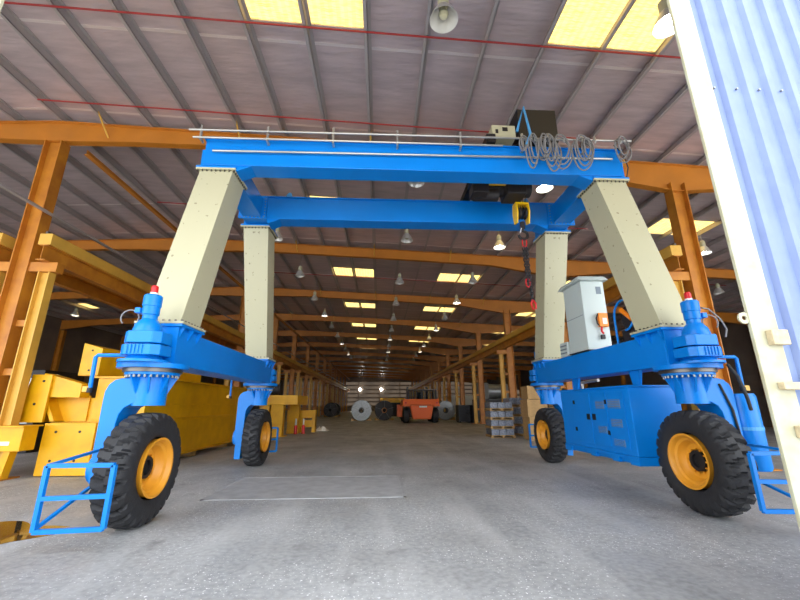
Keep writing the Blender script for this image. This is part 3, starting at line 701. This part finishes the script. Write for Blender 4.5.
for i, x in enumerate((3.3, 3.6, 3.95, 4.35, 4.65, 5.22)):
    obj('cable_carrier', MB().tube([(x, 6.9, 7.2), (x, 6.86, 7.26), (x, 6.84, 7.15), (x, 6.86, 7.08)], .018, 6), 'galv', fc)
rm = thing('radio_remote', 'orange radio remote control hanging on the grey control cabinet', 'remote', (5.1, 8.3, 3.25))
obj('body', B(5.0, 5.22, 8.25, 8.33, 3.30, 3.62), 'remote_orange', rm, bevel=0.015)
obj('faceplate', B(5.08, 5.18, 8.243, 8.25, 3.36, 3.5), 'white', rm)
obj('strap', MB().tube([(5.0, 8.27, 3.60), (4.95, 8.27, 3.5), (4.96, 8.27, 3.38), (5.02, 8.27, 3.30)], .018, 6), 'black_cable', rm)
obj('tag_strap', MB().tube([(5.06, 8.28, 3.30), (5.04, 8.28, 3.2), (5.08, 8.28, 3.14)], .025, 6), 'red', rm); obj('clip', B(5.02, 5.10, 8.26, 8.32, 3.02, 3.12), 'black_cable', rm)

# ------------------------------------------------------------------ high bay lamps
def lamp(lit):
    t = thing('high_bay_lamp', '', 'lamp', (0, 0, 0), 'high bay lamps under the roof')
    obj('reflector', MB().lathe([(.09, .30), (.12, .26), (.20, .12), (.25, .0), (.255, .0), (.207, .12), (.128, .265), (.09, .31)], (0, 0, 0), 'z', 28, True), 'reflector', t, smooth=True, origin=(0, 0, 0))
    obj('ballast', MB().lathe([(.0, .31), (.09, .31), (.10, .36), (.10, .52), (.06, .56), (.0, .56)], (0, 0, 0), 'z', 20), 'cream', t, smooth=True, origin=(0, 0, 0))
    obj('bulb', MB().lathe([(.0, .05), (.06, .07), (.085, .13), (.06, .22), (.04, .29), (.0, .29)], (0, 0, 0), 'z', 18), 'lamp_on' if lit else 'cream', t, smooth=True, origin=(0, 0, 0))
    obj('hanger_rod', MB().cyl((0, 0, .56), (0, 0, 1.15), .012, 6), 'galv', t, origin=(0, 0, 0))
    return t
L1, L0 = lamp(True), lamp(False); used = {True: False, False: False}
def put_lamp(x, y, lit, label, z=None):
    src = L1 if lit else L0; z = rz(x) - 1.15 - .0 if z is None else z
    if not used[lit]: used[lit] = True; o = src; o.location = (x, y, z); o['label'] = label
    else: o = dup(src, (x, y, z), 0, label)
    return o
for i in range(12):
    yr = [4.88, 10.1, 14.64, 19.4, 23.8][i] if i < 5 else 23.8 + 4.75*(i-4)
    ym = [5.12, 10.25, 14.5, 20.2][i] if i < 4 else 20.2 + 4.85*(i-3)
    put_lamp(5.0, yr, i in (0, 1, 2, 4, 6, 8, 9), 'round high bay lamp of the right row in the main aisle, %s from the camera' % ORD[i])
    put_lamp(1.07, ym, i in (7, 9), 'round high bay lamp of the middle row in the main aisle, %s from the camera' % ORD[i])
    if i > 1: put_lamp(-4.4, 5.4 + 4.85*i, i in (5, 8, 10), 'round high bay lamp of the left row in the main aisle, %s from the camera' % ORD[i-2])
for i, y in enumerate((14.0, 18.9, 26, 34)): put_lamp(13.4 + (5 if i == 1 else 0), y, i == 0, 'round high bay lamp in the right aisle beyond the columns, %s from the front' % ORD[i])
for i, (x, y) in enumerate(((-16.5, 23), (-22.5, 28.6), (-16.5, 36))): put_lamp(x, y, i < 2, 'round high bay lamp in the left aisle beyond the columns, %s from the front' % ORD[i])
for x, l in ((-5.6, 'leftmost'), (0.6, 'right hand')):
    tag(obj('wall_lamp', MB().lathe([(.0, -.25), (.3, -.22), (.38, -.05), (.38, 0), (.0, 0)], (x, YB-.25, 5.9), 'y', 16), 'lamp_on'), '%s of the two small lamps shining on the far end wall' % l, 'lamp')

# ------------------------------------------------------------------ yellow crane steel at the left
Yl = lambda n, l: thing(n, l, 'girder', (-7, 11, 0))
a = Yl('crane_girder', 'lower yellow box girder lying on the floor behind the left wheels')
a.location = (-7, 10.1, 0); WO[a] = Vector((-7, 10.1, 0))
obj('web', B(-7.9, -6.02, 10.15, 17.4, .22, 1.17), 'yellow', a, bevel=0.01)
obj('end_plate', B(-8.05, -6.86, 10.08, 10.15, .02, 1.2), 'yellow', a, bevel=0.008)
obj('end_plate', B(-6.84, -6.0, 10.3, 10.37, .15, 1.2), 'yellow', a)
obj('flange', B(-7.98, -5.94, 10.15, 17.4, 1.17, 1.21), 'yellow', a); obj('flange', B(-7.98, -5.94, 10.15, 17.4, .18, .22), 'yellow', a)
for y in (11.5, 13.8, 16.5): obj('support_block', B(-7.7, -6.1, y-.15, y+.15, 0, .18), 'wood', a)
for x, z in ((-7.75, 1.0), (-7.75, .35), (-7.2, 1.0), (-7.2, .35)): obj('bolt_hole', MB().cyl((x, 10.085, z), (x, 10.07, z), .03, 10), 'dark', a)
b = Yl('crane_girder', 'upper yellow box girder resting on the lower girder behind the left wheels'); b.location = (-6.8, 11, 1.2); WO[b] = Vector((-6.8, 11, 1.2))
obj('web', B(-7.3, -6.02, 10.5, 18.2, 1.25, 2.30), 'yellow', b, bevel=0.01)
obj('flange', B(-7.4, -5.90, 10.45, 18.2, 2.30, 2.34), 'yellow', b); obj('flange', B(-7.4, -5.95, 10.5, 18.2, 1.212, 1.25), 'yellow', b)
obj('stiffener', B(-6.02, -5.97, 10.5, 18.2, 1.62, 1.66), 'yellow', b)
obj('diaphragm', MB().prism([(-7.95, 1.215), (-7.3, 1.215), (-7.3, 1.8), (-7.5, 1.8)], 'y', 10.55, 10.6), 'yellow', b)
c = Yl('end_carriage', 'yellow end carriage frame with bolted plate standing on the lower girder'); c.location = (-8.2, 10.2, 1.2); WO[c] = Vector((-8.2, 10.2, 1.2))
obj('bolted_plate', MB().prism([(-8.78, 1.22), (-8.15, 1.22), (-8.15, 2.36), (-8.62, 2.36)], 'y', 10.1, 10.17), 'yellow', c, bevel=0.006)
obj('top_beam', MB().loft([[(-8.45, 10.17, 1.82), (-7.45, 10.17, 1.80), (-7.45, 10.17, 2.14), (-8.4, 10.17, 2.40)], [(-8.45, 10.5, 1.82), (-7.45, 10.5, 1.80), (-7.45, 10.5, 2.14), (-8.4, 10.5, 2.40)]]), 'yellow', c, bevel=0.006)
obj('back_plate', B(-8.45, -7.42, 10.5, 10.54, 1.22, 1.85), 'yellow', c)
obj('inner_plate', MB().prism([(-8.05, 1.24), (-7.95, 1.24), (-8.25, 1.8), (-8.35, 1.8)], 'y', 10.2, 10.5), 'yellow', c)
for x, z in ((-8.32, 2.2), (-8.42, 1.65)): obj('bolt_hole', MB().cyl((x, 10.105, z), (x, 10.09, z), .03, 10), 'dark', c)
d = Yl('box_section', 'short yellow box section lying on top of the girder pile'); d.location = (-7.3, 11, 2.34); WO[d] = Vector((-7.3, 11, 2.34))
obj('shell', MB().loft([[(-7.85, 10.5, 2.36), (-7.35, 10.5, 2.36), (-7.35, 10.5, 3.08), (-7.85, 10.5, 3.22)], [(-7.85, 15.5, 2.36), (-6.95, 15.5, 2.36), (-6.95, 15.5, 3.08), (-7.85, 15.5, 3.2)]]), 'yellow', d, bevel=0.01)
for x, z in ((-7.6, 3.02), (-7.6, 2.5)): obj('bolt_hole', MB().cyl((x, 10.505, z), (x, 10.49, z), .025, 10), 'dark', d)
e_ = Yl('beam', 'low yellow beam on a short leg at the left picture edge'); e_.location = (-9, 9.8, 0); WO[e_] = Vector((-9, 9.8, 0))
e_.name = 'yellow_beam'
obj('beam_web', B(-10.8, -8.06, 9.55, 9.95, .62, 1.14), 'yellow', e_, bevel=0.01); obj('flange', B(-10.8, -8.02, 9.48, 10.02, 1.14, 1.17), 'yellow', e_)
obj('leg', MB().loft([[(-8.5, 9.6, 0), (-8.36, 9.6, 0), (-8.36, 9.8, 0), (-8.5, 9.8, 0)], [(-8.42, 9.6, .62), (-8.28, 9.6, .62), (-8.28, 9.8, .62), (-8.42, 9.8, .62)]]), 'yellow', e_)
obj('leg', B(-10.4, -10.26, 9.6, 9.8, 0, .62), 'yellow', e_)
obj('wear_plate', B(-8.5, -8.3, 9.545, 9.55, .75, .83), 'white', e_)
gm = thing('machine_cabinet', 'dark machine with white panels seen between left column and yellow plate', 'machine', (-13.5, 15.5, 0))
obj('body', B(-14.6, -12.4, 15, 17, .0, 2.9), 'machinery', gm, bevel=0.02)
for i in range(4): obj('panel', B(-13.1, -12.6, 14.97, 15, .4+i*.6, .8+i*.6), 'white', gm)

# far end carriages beyond the rear left wheel
f = thing('end_carriage', 'yellow end carriage on posts beyond the rear left wheel', 'girder', (-5.2, 22, 0))
obj('beam', B(-6.3, -4.35, 21.3, 24.3, 1.62, 2.12), 'yellow', f, bevel=0.02)
for x0, x1, yp in ((-6.2, -5.85, 21.4), (-5.75, -5.1, 21.4), (-5.3, -4.75, 23.8)): obj('post', B(x0, x1, yp, yp+.45, .05, 1.62), 'yellow', f, bevel=0.01)
obj('foot', B(-6.3, -4.95, 21.3, 22, 0, .05), 'yellow', f); obj('foot', B(-5.4, -4.7, 23.75, 24.3, 0, .05), 'yellow', f)
f2 = thing('crane_trolley_frame', 'low yellow frame beside the red and white marker posts', 'girder', (-4.3, 25, 0))
obj('beam', B(-5.6, -3.9, 24.6, 25.2, .85, 1.3), 'yellow', f2, bevel=0.01); obj('beam', B(-5.6, -3.9, 24.7, 25.2, .3, .7), 'yellow', f2, bevel=0.01)
for x in (-5.5, -4.75, -4.0): obj('post', B(x-.1, x+.1, 24.65, 25.15, 0, 1.0), 'yellow', f2)
dr = thing('hoist_drum', 'black hoist drum lying on the yellow end carriage', 'machine', (-5.9, 21.7, 2.12))
obj('barrel', MB().cyl((-6.3, 21.65, 2.42), (-5.4, 21.65, 2.42), .28, 20), 'dark', dr, smooth=True)
for x in (-6.4, -5.4): obj('flange', MB().cyl((x, 21.65, 2.5), (x+.06, 21.65, 2.5), .38, 20), 'dark', dr, smooth=True)
for i, (x, y) in enumerate(((-4.8, 23.4), (-4.42, 23.7))):
    mk = thing('marker_post', 'red and white marker post, %s of the two beside the yellow frame' % ('left' if i == 0 else 'right'), 'post', (x, y, 0), 'marker posts')
    obj('base', MB().lathe([(.0, 0), (.13, 0), (.13, .03), (.10, .05), (.10, .42), (.06, .48), (.0, .48)], (x, y, 0), 'z', 16), 'red', mk, smooth=True)
    obj('tip', MB().cyl((x, y, .48), (x, y, .84), .05, 12), 'white', mk, smooth=True)
rg = MB(); random.seed(3); n = 9
vs_ = [(-4.1+.9*i/n, 25.4+.9*j/n, .02 + .34*random.random()*math.sin(PI*i/n)*math.sin(PI*j/n)) for i in range(n+1) for j in range(n+1)]
fs_ = [(i*(n+1)+j, (i+1)*(n+1)+j, (i+1)*(n+1)+j+1, i*(n+1)+j+1) for i in range(n) for j in range(n)]
ro = obj('plastic_sheet', rg.add(vs_, fs_), 'rag', smooth=True); tag(ro, 'crumpled white plastic sheet on the floor beside the yellow frame', 'sheet')
so = ro.modifiers.new('thick', 'SOLIDIFY'); so.thickness = .012

# steel coils
def coil(x, y, r, hole, L_, m1, m2, label):
    t = thing('steel_coil', label, 'coil', (x, y, 0), 'coils of strip on the hall floor')
    obj('winding', MB().lathe([(hole, 0), (r*.98, 0), (r, .02), (r, L_), (hole, L_)], (x, y, r), 'y', 40, True), m1, t, smooth=True)
    obj('core', MB().lathe([(hole*.75, .03), (hole, .03), (hole, L_-.03), (hole*.75, L_-.03)], (x, y, r), 'y', 24, True), m2, t, smooth=True)
    s = MB()
    for k in range(5):
        a0 = 2*PI*k/5+.3; u = Vector((math.cos(a0), 0, math.sin(a0))); w = Vector((-math.sin(a0), 0, math.cos(a0))); c0 = Vector((x, y-.012, r))
        s.loft([[c0+u*hole-w*.012, c0+u*hole+w*.012, c0+u*r+w*.012, c0+u*r-w*.012], [c0+u*hole-w*.012+Vector((0,.012,0)), c0+u*hole+w*.012+Vector((0,.012,0)), c0+u*r+w*.012+Vector((0,.012,0)), c0+u*r-w*.012+Vector((0,.012,0))]])
    obj('strap', s, 'grey_machine', t)
    for q in (-1, 1): obj('chock', MB().prism([(x+q*.45*r, 0), (x+q*1.0*r, 0), (x+q*.95*r, .25*r)], 'y', y+.1, y+L_-.1), 'wood', t)
coil(-1.85, 41.5, 1.05, .28, 1.3, 'coil_grey', 'dark', 'grey steel coil standing on edge, left of the dark coil')
coil(.56, 42.5, 1.03, .28, 1.3, 'coil_dark', 'copper', 'dark steel coil with copper coloured core, left of the orange forklift')
coil(7.2, 42.5, 1.0, .3, 1.3, 'coil_grey', 'dark', 'grey steel coil partly hidden behind the right of the orange forklift')
coil(-6.7, 55, .95, .25, 1.3, 'coil_dark', 'dark', 'dark steel coil farthest left, near the left columns')
coil(-6.75, 59.5, .95, .25, 1.3, 'coil_dark', 'dark', 'dark steel coil half hidden behind the farthest left coil')

# forklift
K = thing('forklift', 'large orange forklift truck seen from behind', 'forklift', (3.8, 35.5, 0))
obj('counterweight', MB().loft([[(3.0, 35, .35), (4.6, 35, .35), (4.6, 36.2, .35), (3.0, 36.2, .35)], [(2.75, 34.95, 1.55), (4.85, 34.95, 1.55), (4.85, 36.2, 1.55), (2.75, 36.2, 1.55)]]), 'orange', K, bevel=0.04)
obj('rear_deck', MB().loft([[(2.1, 34.95, 1.58), (5.4, 34.95, 1.58), (5.4, 39, 1.58), (2.1, 39, 1.58)], [(2.15, 35.05, 2.08), (5.35, 35.05, 2.08), (5.35, 39, 2.08), (2.15, 39, 2.08)]]), 'orange', K, bevel=0.05)
obj('brand_panel', B(3.55, 4.25, 34.93, 34.96, 1.36, 1.5), 'white', K)
for x in (2.45, 5.1):
    for y in (36.2, 39.4):
        w = obj('wheel', MB().lathe([(.2, -.3), (.5, -.3), (.65, -.22), (.68, 0), (.65, .22), (.5, .3), (.2, .3)], (x, y, .68), 'x', 28, True), 'rubber', K, smooth=True)
        obj('rim', MB().cyl((x-.2, y, .68), (x+.2, y, .68), .22, 16), 'orange', w)
    obj('mudguard', B(x-.35, x+.35, 35.2, 37.1, 1.45, 1.58), 'orange', K, bevel=0.02)
obj('side_tank', B(1.72, 2.2, 37.2, 38.6, .5, 1.6), 'orange', K, bevel=0.04)
obj('chassis', B(2.7, 4.9, 36, 40.2, .5, 1.6), 'machinery', K)
for (x, y) in ((2.75, 36.6), (5.3, 36.6), (2.75, 38.6), (5.3, 38.6), (4.0, 36.6)): obj('cab_post', B(x-.07, x+.07, y-.07, y+.07, 2.08, 2.9), 'machinery', K)
obj('cab_roof', B(2.65, 5.4, 36.4, 38.8, 2.9, 3.0), 'grey_machine', K, bevel=0.03)
obj('rear_window', B(2.82, 5.23, 36.58, 36.6, 2.1, 2.88), 'glass', K)
obj('seat', MB().box(3.6, 4.2, 37.3, 37.5, 2.08, 2.75).box(3.6, 4.2, 37.5, 38, 2.08, 2.25), 'dark', K)
for x in (2.9, 4.9): obj('mast_rail', B(x-.1, x+.1, 40.2, 40.5, .2, 3.4), 'machinery', K)
obj('mast_bar', B(2.8, 5.0, 40.2, 40.4, 3.0, 3.15), 'machinery', K)
for x in (3.2, 4.6): obj('fork', B(x-.12, x+.12, 40.5, 42.3, .15, .22), 'dark', K)
for x in (2.35, 5.15): obj('tail_light', B(x-.08, x+.08, 34.93, 34.97, 1.7, 1.82), 'red', K)
yt = thing('yellow_trolley', 'yellow flat machine behind the dark coil, left of the forklift', 'machine', (1.3, 46, 0))
obj('deck', B(.1, 3.0, 45.5, 48, 1.85, 2.35), 'yellow', yt, bevel=0.03); obj('base', B(.3, 2.8, 45.7, 47.8, .3, 1.85), 'dark', yt)
for x in (.5, 2.6): obj('roller', MB().cyl((x, 45.8, .3), (x, 47.6, .3), .3, 14), 'dark', yt)

# black bins and grey machine
for i, (x0, x1, y) in enumerate(((7.3, 8.35, 36.0), (8.45, 11.4, 35.4))):
    bn = thing('steel_bin', ['small black steel bin left of the large black bin', 'large black slatted steel bin in front of the right columns'][i], 'bin', ((x0+x1)/2, y+.6, 0))
    for k in range(4): obj('slat', B(x0, x1, y, y+.05, .15+k*.36, .45+k*.36), 'bin', bn)
    obj('shell', MB().box(x0, x0+.06, y+.05, y+1.5, .1, 1.55).box(x1-.06, x1, y+.05, y+1.5, .1, 1.55).box(x0, x1, y+1.45, y+1.5, .1, 1.55).box(x0+.06, x1-.06, y+.05, y+1.45, .1, .2), 'bin', bn)
    for x in (x0+.1, x1-.1): obj('foot', B(x-.08, x+.08, y+.05, y+1.4, 0, .1), 'bin', bn)
g2 = thing('press_machine', 'grey machine with rounded rolls behind the black bins', 'machine', (11.3, 40, 0))
obj('base', B(9.9, 13.2, 39.5, 41.5, 0, 2.1), 'machinery', g2)
obj('housing', B(10.0, 11.2, 39.4, 41.5, 2.1, 3.75), 'grey_machine', g2, bevel=0.08)
obj('roll', MB().cyl((11.2, 40.3, 2.9), (13.0, 40.3, 2.9), .75, 28), 'coil_grey', g2, smooth=True); obj('side_frame', B(12.9, 13.3, 39.4, 41.5, 2.1, 3.6), 'grey_machine', g2, bevel=0.05)
for z in (2.5, 3.2): obj('port', MB().cyl((10.6, 39.4, z), (10.6, 39.33, z), .15, 14), 'dark', g2)
ws = thing('sheeted_stack', 'long pale sheeted stack far behind the right columns', 'stack', (15.5, 62, 0))
obj('cover', MB().loft([[(10.5, 60, 0), (20, 60, 0), (20, 64, 0), (10.5, 64, 0)], [(10.7, 60.2, 3.0), (19.8, 60.2, 3.0), (19.8, 63.8, 3.0), (10.7, 63.8, 3.0)]]), 'white', ws, bevel=0.2); obj('skid', B(10.4, 20.1, 59.95, 64.05, 0, .15), 'wood', ws)

# pallets of wrapped goods
def pallet_load(x, y, z, w, d, h, name, label, group, load='wrap', cols=3):
    t = thing(name, label, 'pallet', (x, y, z), group)
    for k in range(3): obj('stringer', B(x-w/2+k*(w-.1)/2, x-w/2+k*(w-.1)/2+.1, y-d/2, y+d/2, z+.02, z+.10), 'wood', t)
    for k in range(5): obj('deck_board', B(x-w/2, x+w/2, y-d/2+k*(d-.12)/4, y-d/2+k*(d-.12)/4+.12, z+.10, z+.122), 'wood', t)
    for k in (0, 4): obj('bottom_board', B(x-w/2, x+w/2, y-d/2+k*(d-.12)/4, y-d/2+k*(d-.12)/4+.12, z, z+.02), 'wood', t)
    cw = (w-.04)/cols
    for i in range(cols):
        obj('bundle', B(x-w/2+.02+i*cw+.008, x-w/2+.02+(i+1)*cw-.008, y-d/2+.03, y+d/2-.03, z+.124, z+h-.02), load, t, bevel=0.03)
lv = ['bottom', 'second', 'third', 'topmost']
for k in range(4): pallet_load(6.15, 20.15, k*.43, 1.2, 1.1, .43, 'wrapped_pallet', 'wrapped grey goods on a wooden pallet, %s of the front stack of four' % lv[k], 'wrapped pallets')
for k in range(4): pallet_load(7.5, 21.2, k*.49, 1.2, 1.1, .49, 'wrapped_pallet', 'wrapped grey goods on a wooden pallet, %s of the stack behind the wooden crates' % lv[k], 'wrapped pallets')
def crate(x, y, z, w, d, h, label):
    t = thing('wooden_crate', label, 'crate', (x, y, z), 'wooden crates by the rear right wheel')
    nb = 5
    for k in range(nb):
        z0 = z + .02 + k*(h-.02)/nb
        obj('plank', B(x-w/2, x+w/2, y-d/2, y-d/2+.025, z0, z0+(h-.02)/nb-.02), 'wood', t)
        obj('plank', B(x-w/2, x-w/2+.025, y-d/2+.025, y+d/2, z0, z0+(h-.02)/nb-.02), 'wood', t)
    obj('batten', B(x-w/2, x-w/2+.09, y-d/2-.025, y-d/2, z, z+h), 'wood', t); obj('batten', B(x+w/2-.09, x+w/2, y-d/2-.025, y-d/2, z, z+h), 'wood', t)
    obj('core', B(x-w/2+.03, x+w/2, y-d/2+.03, y+d/2, z, z+h-.02), 'wood', t)
crate(7.45, 18.6, 0, .95, .9, 1.05, 'tall wooden crate at the bottom of the crate stack by the rear right wheel')
crate(7.4, 18.6, 1.05, .95, .9, .78, 'middle wooden crate of the stack by the rear right wheel')
crate(7.45, 18.62, 1.83, .9, .85, .62, 'top wooden crate of the stack by the rear right wheel')
crate(8.55, 18.95, 0, .9, .9, 1.5, 'wooden crate beside the crate stack, right behind the rear right wheel')
crate(8.55, 18.95, 1.5, .9, .9, .7, 'small wooden crate on top, right behind the rear right wheel')
